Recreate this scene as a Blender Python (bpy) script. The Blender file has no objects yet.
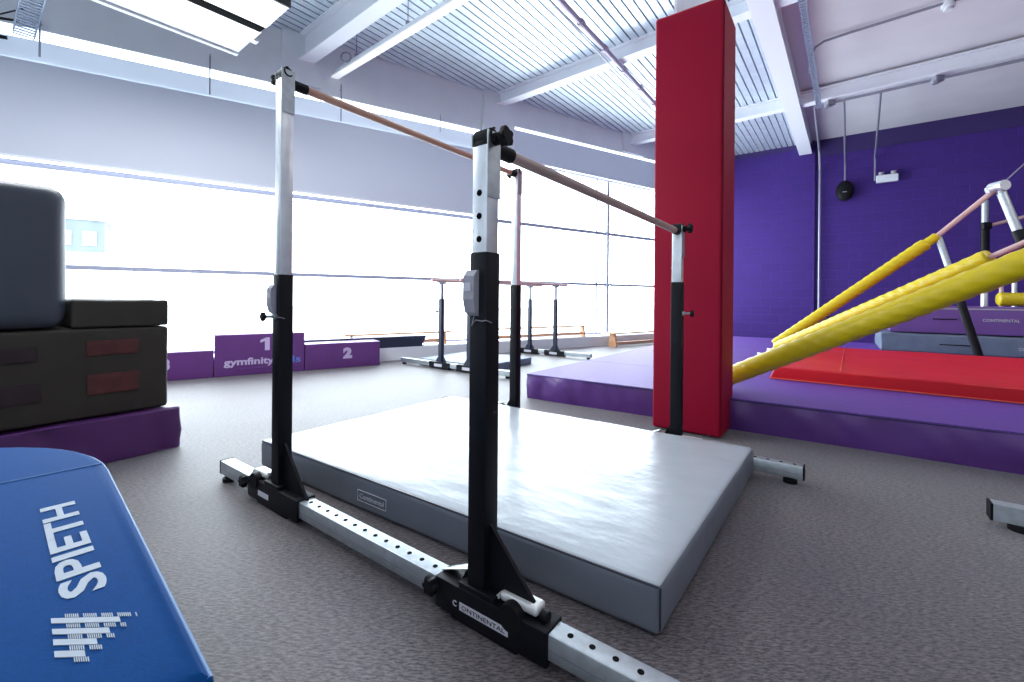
import bpy, bmesh, math, random
from mathutils import Vector, Matrix, noise
random.seed(4)
D = bpy.data
COL = bpy.context.scene.collection
R = math.radians

# ------------------------------------------------------------------ materials
def newmat(name):
    m = D.materials.new(name); m.use_nodes = True
    nt = m.node_tree; b = nt.nodes['Principled BSDF']
    return m, nt, b

def mat(name, col, rough=.5, metal=0., noise_amt=0., nscale=20., bump=0., bscale=60., sheen=0., coat=0., spec=.5, stretch=(1, 1, 1), detail=4):
    m, nt, b = newmat(name)
    b.inputs['Base Color'].default_value = (*col, 1)
    b.inputs['Roughness'].default_value = rough
    b.inputs['Metallic'].default_value = metal
    b.inputs['Specular IOR Level'].default_value = spec
    if sheen: b.inputs['Sheen Weight'].default_value = sheen
    if coat: b.inputs['Coat Weight'].default_value = coat
    tc = nt.nodes.new('ShaderNodeTexCoord'); mp = nt.nodes.new('ShaderNodeMapping')
    mp.inputs['Scale'].default_value = stretch
    nt.links.new(tc.outputs['Object'], mp.inputs['Vector'])
    if noise_amt:
        n = nt.nodes.new('ShaderNodeTexNoise'); n.inputs['Scale'].default_value = nscale; n.inputs['Detail'].default_value = detail
        nt.links.new(mp.outputs['Vector'], n.inputs['Vector'])
        r = nt.nodes.new('ShaderNodeValToRGB')
        r.color_ramp.elements[0].position = .3; r.color_ramp.elements[1].position = .7
        r.color_ramp.elements[0].color = (*[c * (1 - noise_amt) for c in col], 1)
        r.color_ramp.elements[1].color = (*[min(1, c * (1 + noise_amt)) for c in col], 1)
        nt.links.new(n.outputs['Fac'], r.inputs['Fac']); nt.links.new(r.outputs['Color'], b.inputs['Base Color'])
    if bump:
        n2 = nt.nodes.new('ShaderNodeTexNoise'); n2.inputs['Scale'].default_value = bscale; n2.inputs['Detail'].default_value = 5
        nt.links.new(mp.outputs['Vector'], n2.inputs['Vector'])
        bp = nt.nodes.new('ShaderNodeBump'); bp.inputs['Strength'].default_value = bump; bp.inputs['Distance'].default_value = .01
        nt.links.new(n2.outputs['Fac'], bp.inputs['Height']); nt.links.new(bp.outputs['Normal'], b.inputs['Normal'])
    return m

def emit(name, col, s):
    m, nt, b = newmat(name)
    b.inputs['Base Color'].default_value = (.8, .8, .8, 1)
    b.inputs['Emission Color'].default_value = (*col, 1); b.inputs['Emission Strength'].default_value = s
    return m

def block_mat():
    m, nt, b = newmat('purple_block_paint')
    tc = nt.nodes.new('ShaderNodeTexCoord')
    br = nt.nodes.new('ShaderNodeTexBrick')
    br.inputs['Scale'].default_value = 1.0
    br.inputs['Brick Width'].default_value = .44; br.inputs['Row Height'].default_value = .215
    br.inputs['Mortar Size'].default_value = .008; br.inputs['Mortar Smooth'].default_value = .6
    br.inputs['Color1'].default_value = (*PURPLEWALL, 1)
    br.inputs['Color2'].default_value = (*[c * 1.1 for c in PURPLEWALL], 1)
    br.inputs['Mortar'].default_value = (*[c * 1.35 for c in PURPLEWALL], 1)
    nt.links.new(tc.outputs['UV'], br.inputs['Vector'])
    nt.links.new(br.outputs['Color'], b.inputs['Base Color'])
    n = nt.nodes.new('ShaderNodeTexNoise'); n.inputs['Scale'].default_value = 45; n.inputs['Detail'].default_value = 6
    nt.links.new(tc.outputs['UV'], n.inputs['Vector'])
    mx = nt.nodes.new('ShaderNodeMath'); mx.operation = 'MULTIPLY_ADD'
    nt.links.new(br.outputs['Fac'], mx.inputs[0]); mx.inputs[1].default_value = -1.4
    nt.links.new(n.outputs['Fac'], mx.inputs[2])
    bp = nt.nodes.new('ShaderNodeBump'); bp.inputs['Strength'].default_value = .5; bp.inputs['Distance'].default_value = .008
    nt.links.new(mx.outputs[0], bp.inputs['Height']); nt.links.new(bp.outputs['Normal'], b.inputs['Normal'])
    b.inputs['Roughness'].default_value = .6; b.inputs['Specular IOR Level'].default_value = .3
    return m

def carpet_mat():
    m, nt, b = newmat('heathered_carpet')
    tc = nt.nodes.new('ShaderNodeTexCoord')
    mp = nt.nodes.new('ShaderNodeMapping'); mp.inputs['Rotation'].default_value = (0, 0, R(25)); mp.inputs['Scale'].default_value = (.45, 1.7, 1)
    nt.links.new(tc.outputs['Object'], mp.inputs['Vector'])
    n = nt.nodes.new('ShaderNodeTexNoise'); n.inputs['Scale'].default_value = 92; n.inputs['Detail'].default_value = 5; n.inputs['Roughness'].default_value = .75
    nt.links.new(mp.outputs['Vector'], n.inputs['Vector'])
    r = nt.nodes.new('ShaderNodeValToRGB'); e = r.color_ramp.elements
    e[0].position = .40; e[0].color = (*CARPET[0], 1); e[1].position = .62; e[1].color = (*CARPET[1], 1)
    nt.links.new(n.outputs['Fac'], r.inputs['Fac'])
    n2 = nt.nodes.new('ShaderNodeTexNoise'); n2.inputs['Scale'].default_value = 2.2; n2.inputs['Detail'].default_value = 4
    nt.links.new(tc.outputs['Object'], n2.inputs['Vector'])
    r2 = nt.nodes.new('ShaderNodeValToRGB'); r2.color_ramp.elements[0].position = .3; r2.color_ramp.elements[1].position = .7
    r2.color_ramp.elements[0].color = (.82, .83, .86, 1); r2.color_ramp.elements[1].color = (1.08, 1.05, 1.03, 1)
    nt.links.new(n2.outputs['Fac'], r2.inputs['Fac'])
    mx = nt.nodes.new('ShaderNodeMix'); mx.data_type = 'RGBA'; mx.blend_type = 'MULTIPLY'; mx.inputs[0].default_value = 1
    nt.links.new(r.outputs['Color'], mx.inputs[6]); nt.links.new(r2.outputs['Color'], mx.inputs[7])
    nt.links.new(mx.outputs[2], b.inputs['Base Color'])
    bp = nt.nodes.new('ShaderNodeBump'); bp.inputs['Strength'].default_value = .35; bp.inputs['Distance'].default_value = .006
    nt.links.new(n.outputs['Fac'], bp.inputs['Height']); nt.links.new(bp.outputs['Normal'], b.inputs['Normal'])
    b.inputs['Roughness'].default_value = .5; b.inputs['Specular IOR Level'].default_value = .5
    b.inputs['Sheen Weight'].default_value = .35; b.inputs['Sheen Roughness'].default_value = .4
    return m

def glass_mat():
    m = D.materials.new('window_glass'); m.use_nodes = True; nt = m.node_tree
    nt.nodes.clear()
    o = nt.nodes.new('ShaderNodeOutputMaterial'); mx = nt.nodes.new('ShaderNodeMixShader')
    t = nt.nodes.new('ShaderNodeBsdfTransparent'); t.inputs['Color'].default_value = (.95, .98, .98, 1)
    g = nt.nodes.new('ShaderNodeBsdfGlossy'); g.inputs['Roughness'].default_value = .02
    lw = nt.nodes.new('ShaderNodeLayerWeight'); lw.inputs['Blend'].default_value = .5
    pw_ = nt.nodes.new('ShaderNodeMath'); pw_.operation = 'POWER'; pw_.inputs[1].default_value = 5
    nt.links.new(lw.outputs['Facing'], pw_.inputs[0])
    f = nt.nodes.new('ShaderNodeMath'); f.operation = 'MULTIPLY_ADD'; f.inputs[1].default_value = .5; f.inputs[2].default_value = .03
    nt.links.new(pw_.outputs[0], f.inputs[0])
    nt.links.new(f.outputs[0], mx.inputs[0]); nt.links.new(t.outputs[0], mx.inputs[1]); nt.links.new(g.outputs[0], mx.inputs[2])
    nt.links.new(mx.outputs[0], o.inputs['Surface'])
    return m

def blind_mat(name, col, tr):
    m = D.materials.new(name); m.use_nodes = True; nt = m.node_tree; nt.nodes.clear()
    o = nt.nodes.new('ShaderNodeOutputMaterial'); mx = nt.nodes.new('ShaderNodeMixShader'); mx.inputs[0].default_value = tr
    d = nt.nodes.new('ShaderNodeBsdfDiffuse'); d.inputs['Color'].default_value = (*col, 1)
    t = nt.nodes.new('ShaderNodeBsdfTranslucent'); t.inputs['Color'].default_value = (*col, 1)
    nt.links.new(d.outputs[0], mx.inputs[1]); nt.links.new(t.outputs[0], mx.inputs[2]); nt.links.new(mx.outputs[0], o.inputs['Surface'])
    return m

PURPLEWALL = (.050, .018, .185)
CARPET = ((.010, .008, .0095), (.19, .16, .172))
M = dict(
    carpet=carpet_mat(), block=block_mat(), glass=glass_mat(),
    wall=mat('white_wall_paint', (.74, .76, .80), .7, noise_amt=.03, nscale=3),
    ceil=mat('white_plasterboard', (.74, .73, .76), .8, noise_amt=.03, nscale=2),
    darkband=mat('dark_purple_band', (.035, .016, .12), .6),
    steelwhite=mat('white_gloss_steel_paint', (.86, .88, .93), .4),
    deck=mat('galvanised_deck', (.70, .77, .84), .4, .55, .08, 6),
    frame=mat('grey_window_frame', (.36, .38, .50), .5),
    blind=blind_mat('roller_blind_cloth', (.66, .69, .76), .10),
    blindlight=blind_mat('upper_frosted_band', (.78, .81, .86), .2),
    zinc=mat('zinc_plated_steel', (.46, .51, .54), .42, .8, .12, 30, .05, 90),
    zincbright=mat('satin_zinc_post', (.80, .83, .86), .33, .6, .08, 14),
    black=mat('black_powder_coat', (.004, .0045, .008), .5, spec=.2),
    rubber=mat('black_rubber', (.005, .005, .007), .6, spec=.2),
    hole=mat('dark_hole', (.003, .003, .004), .9, spec=.1),
    plasticgrey=mat('grey_plastic', (.36, .35, .40), .5),
    plate=mat('white_metal_latch', (.75, .76, .74), .35, .3),
    label=mat('pale_label', (.6, .6, .66), .5),
    wood=mat('varnished_wood_bar', (.50, .28, .20), .42, noise_amt=.15, nscale=8, stretch=(1, 1, 12)),
    lowbar=mat('weathered_wood_bar', (.42, .31, .28), .4, noise_amt=.12, nscale=8, stretch=(1, 1, 12)),
    pinkbar=mat('pale_pink_wood_bar', (.62, .40, .38), .5, noise_amt=.1, nscale=10),
    benchwood=mat('bench_pine', (.62, .33, .17), .45, noise_amt=.2, nscale=9, stretch=(1, 14, 14)),
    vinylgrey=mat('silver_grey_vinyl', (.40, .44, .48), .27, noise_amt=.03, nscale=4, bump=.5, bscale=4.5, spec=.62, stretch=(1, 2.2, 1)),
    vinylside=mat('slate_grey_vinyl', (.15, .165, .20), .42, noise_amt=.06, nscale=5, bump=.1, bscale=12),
    vinyldark=mat('dark_seam_tape', (.03, .03, .05), .5),
    softgrey=mat('soft_grey_vinyl', (.045, .055, .075), .48, noise_amt=.05, nscale=5, bump=.1, bscale=10),
    bluegrey=mat('blue_grey_canvas', (.13, .17, .24), .55, noise_amt=.12, nscale=7, bump=.3, bscale=14),
    purple=mat('purple_vinyl', (.10, .032, .20), .36, noise_amt=.05, nscale=5, bump=.2, bscale=8),
    purpletop=mat('purple_carpet_top', (.115, .042, .30), .55, noise_amt=.10, nscale=26, bump=.2, bscale=80, spec=.35),
    violet=mat('violet_mat_vinyl', (.15, .07, .28), .45, noise_amt=.05, nscale=4),
    plum=mat('plum_vinyl', (.085, .02, .12), .4, noise_amt=.06, nscale=6, bump=.25, bscale=9),
    podium=mat('podium_plum_vinyl', (.11, .028, .17), .42, noise_amt=.05, nscale=7),
    lilac=mat('lilac_print', (.52, .42, .66), .5),
    bluep=mat('blue_print', (.12, .20, .62), .5),
    navy=mat('navy_black_cover', (.012, .018, .045), .5),
    brown=mat('dark_olive_foam_cover', (.024, .019, .013), .6, noise_amt=.12, nscale=6, bump=.3, bscale=8),
    brownred=mat('faded_red_patch', (.075, .014, .013), .6, noise_amt=.25, nscale=16),
    darkred=mat('dark_red_patch', (.018, .008, .010), .6, noise_amt=.2, nscale=16),
    red=mat('red_vinyl', (.55, .003, .012), .5, spec=.3, noise_amt=.05, nscale=5, bump=.15, bscale=9),
    redcol=mat('red_padding_vinyl', (.30, .001, .024), .6, spec=.2, noise_amt=.04, nscale=2, bump=.06, bscale=5),
    redpipe=mat('orange_red_piping', (.75, .10, .06), .45),
    yellow=mat('yellow_foam_vinyl', (.66, .50, .004), .38, noise_amt=.05, nscale=12, bump=.12, bscale=30),
    blue=mat('royal_blue_suede', (.001, .060, .235), .75, noise_amt=.06, nscale=60, bump=.12, bscale=260, spec=.12),
    bluepipe=mat('light_blue_piping', (.05, .17, .42), .5),
    print=mat('pale_blue_white_print', (.40, .47, .55), .6, noise_amt=.04, nscale=60),
    printfaint=mat('faint_print', (.25, .40, .66), .6),
    galv=mat('galvanised_tray', (.38, .45, .56), .45, .5, .2, 40),
    conduit=mat('grey_conduit', (.30, .30, .36), .4, .4),
    pinkcable=mat('mauve_conduit', (.42, .36, .46), .5, .2),
    tube=emit('lit_diffuser', (.93, .97, 1.0), .75),
    fitting=mat('white_light_housing', (.80, .84, .88), .4),
    backlitfit=mat('backlit_light_housing', (.02, .02, .025), .5),  # backlit shade of the fitting put into its colour
    building=mat('hazy_building_wall', (.10, .118, .125), .9, noise_amt=.15, nscale=.6),
    ground=mat('outside_concrete', (.62, .62, .62), .9),
)

# ------------------------------------------------------------------ helpers
def link(name, bm, m, parent=None, smooth=False, mats=None):
    me = D.meshes.new(name)
    bmesh.ops.recalc_face_normals(bm, faces=bm.faces[:])
    bm.to_mesh(me); bm.free()
    if smooth:
        for p in me.polygons: p.use_smooth = True
    for x in (mats or [m]): me.materials.append(M[x] if isinstance(x, str) else x)
    o = D.objects.new(name, me); COL.objects.link(o)
    if parent is not None: o.parent = parent
    if smooth and smooth != 'all':
        try:
            me.set_sharp_from_angle(angle=R(38))
        except Exception: pass
    return o

def thing(name, label, cat, loc=(0, 0, 0), rz=0, group=None):
    o = D.objects.new(name, None); COL.objects.link(o); o.location = loc; o.rotation_euler = (0, 0, rz)
    o.empty_display_size = .1
    tag(o, label, cat, group); return o

def tag(o, label, cat, group=None):
    o['label'] = label; o['category'] = cat
    if group: o['group'] = group
    return o

def struct(name, bm, m, parent=None, smooth=False, mats=None):
    o = link(name, bm, m, parent, smooth, mats)
    if parent is None: o['kind'] = 'structure'
    return o

def BM(): return bmesh.new()

def box(bm, x0, x1, y0, y1, z0, z1, bev=0, seg=2, mi=0, X=None):
    vs = [bm.verts.new((x, y, z)) for z in (z0, z1) for (x, y) in ((x0, y0), (x1, y0), (x1, y1), (x0, y1))]
    fs = [bm.faces.new([vs[i] for i in q]) for q in ((3, 2, 1, 0), (4, 5, 6, 7), (0, 1, 5, 4), (1, 2, 6, 5), (2, 3, 7, 6), (3, 0, 4, 7))]
    for f in fs: f.material_index = mi
    if bev:
        es = list({e for f in fs for e in f.edges})
        r = bmesh.ops.bevel(bm, geom=es, offset=bev, segments=seg, affect='EDGES', profile=.5)
        for f in r['faces']: f.material_index = mi
        vs = list({v for f in fs if f.is_valid for v in f.verts} | {v for f in r['faces'] for v in f.verts})
    if X is not None: bmesh.ops.transform(bm, matrix=X, verts=vs)
    return vs

def frame_of(p0, p1):
    d = (Vector(p1) - Vector(p0)); L = d.length; d.normalize()
    up = Vector((0, 0, 1)) if abs(d.z) < .95 else Vector((0, 1, 0))
    s = d.cross(up).normalized(); u = s.cross(d).normalized()
    return d, s, u, L

def cyl(bm, p0, p1, r, seg=20, r1=None, mi=0, cap=True):
    d, s, u, L = frame_of(p0, p1); r1 = r if r1 is None else r1
    a = []; b = []
    for i in range(seg):
        t = 2 * math.pi * i / seg; v = s * math.cos(t) + u * math.sin(t)
        a.append(bm.verts.new(Vector(p0) + v * r)); b.append(bm.verts.new(Vector(p1) + v * r1))
    for i in range(seg):
        f = bm.faces.new((a[i], a[(i + 1) % seg], b[(i + 1) % seg], b[i])); f.material_index = mi
    if cap:
        bm.faces.new(a).material_index = mi; bm.faces.new(b).material_index = mi

def tube(bm, pts, r, seg=12, mi=0):
    pts = [Vector(p) for p in pts]; rings = []
    for i, p in enumerate(pts):
        d = (pts[min(i + 1, len(pts) - 1)] - pts[max(i - 1, 0)]).normalized()
        up = Vector((0, 0, 1)) if abs(d.z) < .9 else Vector((0, 1, 0))
        s = d.cross(up).normalized(); u = s.cross(d).normalized()
        rings.append([bm.verts.new(p + (s * math.cos(2 * math.pi * k / seg) + u * math.sin(2 * math.pi * k / seg)) * r) for k in range(seg)])
    for a, b in zip(rings, rings[1:]):
        for k in range(seg): bm.faces.new((a[k], a[(k + 1) % seg], b[(k + 1) % seg], b[k])).material_index = mi
    bm.faces.new(rings[0]).material_index = mi; bm.faces.new(rings[-1]).material_index = mi

def beam(bm, p0, p1, w, h, mi=0):
    """rectangular bar, w sideways, h upwards, centred on the line"""
    d, s, u, L = frame_of(p0, p1)
    vs = []
    for P in (Vector(p0), Vector(p1)):
        for a, b in ((-1, -1), (1, -1), (1, 1), (-1, 1)): vs.append(bm.verts.new(P + s * a * w / 2 + u * b * h / 2))
    for q in ((0, 1, 2, 3), (7, 6, 5, 4), (0, 4, 5, 1), (1, 5, 6, 2), (2, 6, 7, 3), (3, 7, 4, 0)):
        bm.faces.new([vs[i] for i in q]).material_index = mi

def prism(bm, poly, z0, z1, mi=0, mtop=None):
    a = [bm.verts.new((x, y, z0)) for x, y in poly]; b = [bm.verts.new((x, y, z1)) for x, y in poly]
    n = len(poly)
    bm.faces.new(a[::-1]).material_index = mi
    bm.faces.new(b).material_index = mi if mtop is None else mtop
    for i in range(n): bm.faces.new((a[i], a[(i + 1) % n], b[(i + 1) % n], b[i])).material_index = mi

def extr(bm, pts, vec, mi=0):
    a = [bm.verts.new(p) for p in pts]; b = [bm.verts.new(Vector(p) + Vector(vec)) for p in pts]; n = len(pts)
    bm.faces.new(a[::-1]).material_index = mi; bm.faces.new(b).material_index = mi
    for i in range(n): bm.faces.new((a[i], a[(i + 1) % n], b[(i + 1) % n], b[i])).material_index = mi

def star_knob(bm, p, axis, r, t, lobes=5, mi=0):
    """lobed grip: a fluted disc t thick"""
    p = Vector(p); d = Vector(axis).normalized()
    _, s, u, _ = frame_of((0, 0, 0), d)
    N = lobes * 6; rings = []
    for h, k in ((0, .82), (.2, 1), (.8, 1), (1, .8)):
        ring = []
        for i in range(N):
            a = 2 * math.pi * i / N; rr = r * k * (.86 + .14 * math.cos(lobes * a))
            ring.append(bm.verts.new(p + d * t * h + (s * math.cos(a) + u * math.sin(a)) * rr))
        rings.append(ring)
    for a, b in zip(rings, rings[1:]):
        for i in range(N): bm.faces.new((a[i], a[(i + 1) % N], b[(i + 1) % N], b[i])).material_index = mi
    bm.faces.new(rings[0]).material_index = mi; bm.faces.new(rings[-1]).material_index = mi

def cushion(bm, x0, x1, y0, y1, z0, z1, r=.03, step=.12, amp=.004, seed=0, nscale=2.5, topmi=None, mi=0, sag=0, radj=None, wr=0):
    """rounded, slightly wrinkled padded box"""
    def ticks(a, b):
        L = b - a; n = max(2, int((L - 2 * r) / step) + 1)
        t = [a, a + r * .3, a + r * .65] + [a + r + (L - 2 * r) * i / n for i in range(n + 1)] + [b - r * .65, b - r * .3, b]
        return t
    X, Y, Z = ticks(x0, x1), ticks(y0, y1), ticks(z0, z1)
    cache = {}
    cx, cy, cz = (x0 + x1) / 2, (y0 + y1) / 2, (z0 + z1) / 2
    def V(x, y, z):
        k = (round(x, 5), round(y, 5), round(z, 5))
        if k in cache: return cache[k]
        p = Vector((x, y, z))
        q = Vector((min(max(x, x0 + r), x1 - r), min(max(y, y0 + r), y1 - r), min(max(z, z0 + r), z1 - r)))
        d = p - q
        n = d.normalized() if d.length > 1e-9 else Vector((0, 0, 1))
        p = q + n * r
        w = noise.noise(p * nscale + Vector((seed * 7.1, seed * 3.3, 0)))
        w2 = noise.noise(Vector((p.x * nscale * 3, p.y * nscale * 3, p.z * nscale * 1.2)) + Vector((seed, 0, 9)))
        edge = 1 if z > z0 + .001 else 0
        p += n * (amp * w + amp * .5 * w2) * edge
        if wr and abs(n.z) < .4:
            t = p.x + p.y * .7
            p += n * wr * (1 - abs(noise.noise(Vector((t * 7 + p.z * 3, seed, p.z * 2)))) * 3.2) * edge
        if sag and n.z > .5:
            u = (p.x - cx) / (x1 - x0) * 2; v = (p.y - cy) / (y1 - y0) * 2
            p.z -= sag * max(0, (1 - u * u)) * max(0, (1 - v * v))
        cache[k] = bm.verts.new(p); return cache[k]
    def face(g, fi):
        for i in range(len(g) - 1):
            for j in range(len(g[0]) - 1):
                vs = [g[i][j], g[i + 1][j], g[i + 1][j + 1], g[i][j + 1]]
                if len(set(vs)) == 4:
                    try: bm.faces.new(vs).material_index = fi
                    except ValueError: pass
    tm = mi if topmi is None else topmi
    face([[V(x, y, z1) for y in Y] for x in X], tm); face([[V(x, y, z0) for y in Y] for x in X], mi)
    face([[V(x, y0, z) for z in Z] for x in X], mi); face([[V(x, y1, z) for z in Z] for x in X], mi)
    face([[V(x0, y, z) for z in Z] for y in Y], mi); face([[V(x1, y, z) for z in Z] for y in Y], mi)

def text_obj(name, body, m, parent, origin, xdir, ydir, width=None, height=None, depth=.0015, font_sx=1.0, offset=0.0, smooth=0):
    """lettering as a mesh: baseline starts at origin, runs along xdir, letters up along ydir"""
    cu = D.curves.new(name, 'FONT'); cu.body = body; cu.size = 1; cu.extrude = .5; cu.offset = offset; cu.resolution_u = 3
    t = D.objects.new('tmp', cu); COL.objects.link(t)
    bpy.context.view_layer.update()
    me = D.meshes.new_from_object(t.evaluated_get(bpy.context.evaluated_depsgraph_get()))
    D.objects.remove(t); D.curves.remove(cu)
    xs = [v.co.x for v in me.vertices]; ys = [v.co.y for v in me.vertices]
    w, h = max(xs) - min(xs), max(ys) - min(ys)
    sx = width / w if width else None; sy = height / h if height else None
    if sx is None: sx = sy * font_sx
    if sy is None: sy = sx / font_sx
    X = Vector(xdir).normalized(); Y = Vector(ydir).normalized(); Zv = X.cross(Y)
    O = Vector(origin); mx, my = min(xs), min(ys)
    for v in me.vertices:
        c = v.co.copy(); v.co = O + X * (c.x - mx) * sx + Y * (c.y - my) * sy + Zv * (c.z + .5) * depth
    me.materials.clear(); me.materials.append(M[m])
    o = D.objects.new(name, me); me.name = name; COL.objects.link(o); o.parent = parent
    return o

# ------------------------------------------------------------------ frames of the place
AE = R(36.2)                                     # apparatus grid: bars run along cdir, base rails along bdir
cdir = Vector((math.sin(AE), math.cos(AE), 0)); bdir = Vector((math.cos(AE), -math.sin(AE), 0))
def E(c, b, z=0.): return cdir * c + bdir * b + Vector((0, 0, z))
K = 1.044                                        # glass line stands this much further out than the kerb
AW = R(56.5)
wdir = Vector((math.sin(AW), math.cos(AW), 0)); nout = Vector((-math.cos(AW), math.sin(AW), 0))
W0 = Vector((.55, 8.6, 0)); G0 = W0 * K
def KS(x, y, z): return Vector((x * K, y * K, 1 + (z - 1) * K))
def KZ(z): return 1 + (z - 1) * K
def G(s, z, d=0.): return G0 + wdir * (s * K) + nout * d + Vector((0, 0, KZ(z)))      # on the glass line
def Wp(s, d, z): return W0 + wdir * s + nout * d + Vector((0, 0, z))                  # kerb line, metres
Bd = Vector((math.sin(R(130)), math.cos(R(130)), 0))     # ceiling beams
Cd = Vector((math.sin(R(37.2)), math.cos(R(37.2)), 0))   # deck corrugations, girder
PW0 = Vector((6.8 * K, 10.4 * K, 0)); PWd = Vector((math.sin(R(127)), math.cos(R(127)), 0)); PWn = Vector((-PWd.y, PWd.x, 0))
if PWn.y < 0: PWn = -PWn                          # away from the room
ZD = KZ(4.66)

def isect(P, d, Q, e):
    den = d.x * e.y - d.y * e.x; t = ((Q.x - P.x) * e.y - (Q.y - P.y) * e.x) / den
    return P + d * t

# ------------------------------------------------------------------ floor, walls
CORNER = isect(G0, wdir, PW0, PWd)
LEFT = G0 - wdir * 14; RIGHT = PW0 + PWd * 11
bm = BM(); prism(bm, [(-13, -5), (14, -5), (22, 2), (RIGHT.x + 2, RIGHT.y + 1), (CORNER.x, CORNER.y + .6), (LEFT.x - 1, LEFT.y + .4)], -.15, 0)
struct('floor', bm, 'carpet')

def slab(bm, P, Q, n, t, z0, z1, mi=0):
    """upright wall from P to Q, thickness t along n"""
    a = [Vector((P.x, P.y, z0)), Vector((Q.x, Q.y, z0)), Vector((Q.x, Q.y, z1)), Vector((P.x, P.y, z1))]
    extr(bm, a, n * t, mi)

def strip(bm, s0, s1, zb, zt, d0, d1):
    """wall strip whose lower and upper edges climb slightly; zb, zt are functions of s"""
    P = [G(s0, zb(s0), d0), G(s1, zb(s1), d0), G(s1, zt(s1), d0), G(s0, zt(s0), d0)]
    extr(bm, P, nout * (d1 - d0))
def lin(z7, z1): return lambda s: z7 + (z1 - z7) * (s + 7.13) / 5.63
def flat(z): return lambda s: z
zA = lin(3.50, 3.60); zB = lin(3.742, 3.872); zC = lin(3.845, 3.945); zD = lambda s: 4.125 + (s + .69) * .017

# window wall: kerb with ledge below, wall with pilasters above
bm = BM()
slab(bm, Wp(-13, 0, 0), Wp(5.4, 0, 0), nout, .302, 0, .2)
struct('wall_window_kerb', bm, 'wall')['label'] = 'low white kerb ledge under the long window'
bm = BM()
sl, sr = -13.0, 5.52
strip(bm, sl, -1.27, lambda s: zC(s) + .012, flat(4.85), 0, .25)
strip(bm, -1.27, sr, lambda s: zD(s) + .055, flat(4.85), 0, .25)
# pilasters behind the beam ends
for s0, s1, z0, t_ in ((-1.34, -.70, 3.60, .11), (2.2, 2.9, 4.24, .07), (-4.5, -4.0, 3.98, .06)):
    slab(bm, G(s0, 1), G(s1, 1), -nout, t_, KZ(z0), ZD)
struct('wall_window', bm, 'wall')

# white bright rail over the blinds
bm = BM()
def slab_off(bm, s0, s1, z0, z1, d0, d1, mi=0):
    slab(bm, G(s0, 1, d0), G(s1, 1, d0), nout, d1 - d0, KZ(z0), KZ(z1), mi)
strip(bm, sl, -1.27, zC, lambda s: zC(s) + .014, -.02, .08)
strip(bm, -1.27, sr, lambda s: zD(s) + .045, lambda s: zD(s) + .06, -.02, .08)
slab_off(bm, -1.29, -1.2, 2.46, 4.18, -.03, .1)
struct('trim_1', bm, 'steelwhite')

# the glazed window: frame rails and mullions with glass
bm = BM()
for z, h, w in ((1.305, .05, .06), (2.41, .06, .06), (3.57, .04, .06), (2.33, .012, .03)):
    s0, s1 = (sl, sr)
    if z == 2.33: s1 = -1.2
    if z == 3.57: s0 = -1.2
    slab_off(bm, s0, s1, z - h / 2, z + h / 2, .06, .06 + w)
slab_off(bm, sl, sr, .24, .28, .05, .12)
for s, w, d in ((1.84, .055, .02), (1.55, .025, .06), (-9.5, .05, .06), (-12, .05, .06), (4.9, .05, .06)):
    slab_off(bm, s - w / 2, s + w / 2, .24, 3.55, d, .1)
window = struct('window_1', bm, 'frame')
bm = BM()
slab_off(bm, sl, sr, .26, 3.94, .10, .106)
slab_off(bm, -1.27, sr, 3.94, 4.165, .10, .106)
link('glass', bm, 'glass', window)

# blinds
bm = BM(); strip(bm, sl, -1.32, flat(2.475), zA, 0, .006); 
bl = link('roller_blind', bm, 'blind'); tag(bl, 'long grey roller blind pulled halfway down over the window, below the white rail', 'roller blind')
bm = BM(); slab_off(bm, sl, -1.32, 2.455, 2.478, -.012, .016); link('bottom_rail', bm, 'steelwhite', bl)
bm = BM(); strip(bm, sl, -1.3, zA, zB, .02, .03)
o = struct('trim_2', bm, 'blindlight')
bm = BM(); strip(bm, -1.18, sr, flat(3.60), zD, 0, .006)
b2 = link('roller_blind', bm, 'blind'); tag(b2, 'short grey roller blind rolled up high, between the pillar and the red column', 'roller blind')
bm = BM(); slab_off(bm, -1.18, sr, 3.578, 3.60, -.012, .016); link('bottom_rail', bm, 'steelwhite', b2)
# hanger rods along the blind head
for i, (s, z0, z1) in enumerate(((-6.82, 3.55, 3.97), (-5.305, 3.54, 4.02), (-3.72, 3.56, 4.08), (-2.15, 3.74, 4.0))):
    bm = BM(); cyl(bm, G(s, z0, -.06), G(s, z1, -.06), .010 if i != 3 else .007, 8); 
    cyl(bm, G(s, z1 - .04, -.06), G(s, z1 + .03, -.06), .006, 8); cyl(bm, G(s, z1 - .05, -.06), G(s, z1 - .05, .0), .008, 8)
    o = link('hanger_rod', bm, 'conduit')
    tag(o, ['thin rod on the blind rail beside the cable tray in the corner', 'thin rod on the blind rail under the big ceiling light',
            'thin rod on the blind rail under the end of the narrow strip light', 'short thin rod on the blind rail between the strip light and the pillar'][i], 'rod', 'rods along the blind rail')

# purple wall with stepped face
def uvwall(bm, P, Q, n, t, z0, z1):
    slab(bm, P, Q, n, t, z0, z1)
    uv = bm.loops.layers.uv.verify(); d = (Q - P).normalized()
    for f in bm.faces:
        for l in f.loops: l[uv].uv = ((l.vert.co - P).dot(d), l.vert.co.z)
bm = BM(); split = PW0 + PWd * .22
uvwall(bm, CORNER - PWd * .3, split, PWn, .3, 0, ZD + .2)
struct('wall_purple_left', bm, 'block')
bm = BM(); uvwall(bm, split + PWn * .06, RIGHT + PWn * .06, PWn, .3, 0, ZD + .2)
struct('wall_purple_right', bm, 'block')
bm = BM(); slab(bm, split + PWn * .05, RIGHT + PWn * .05, PWn, .02, ZD - .35, ZD + .1)
slab(bm, CORNER, split, PWn, -.01, ZD - .12, ZD + .02)
struct('trim_3', bm, 'darkband')

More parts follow.
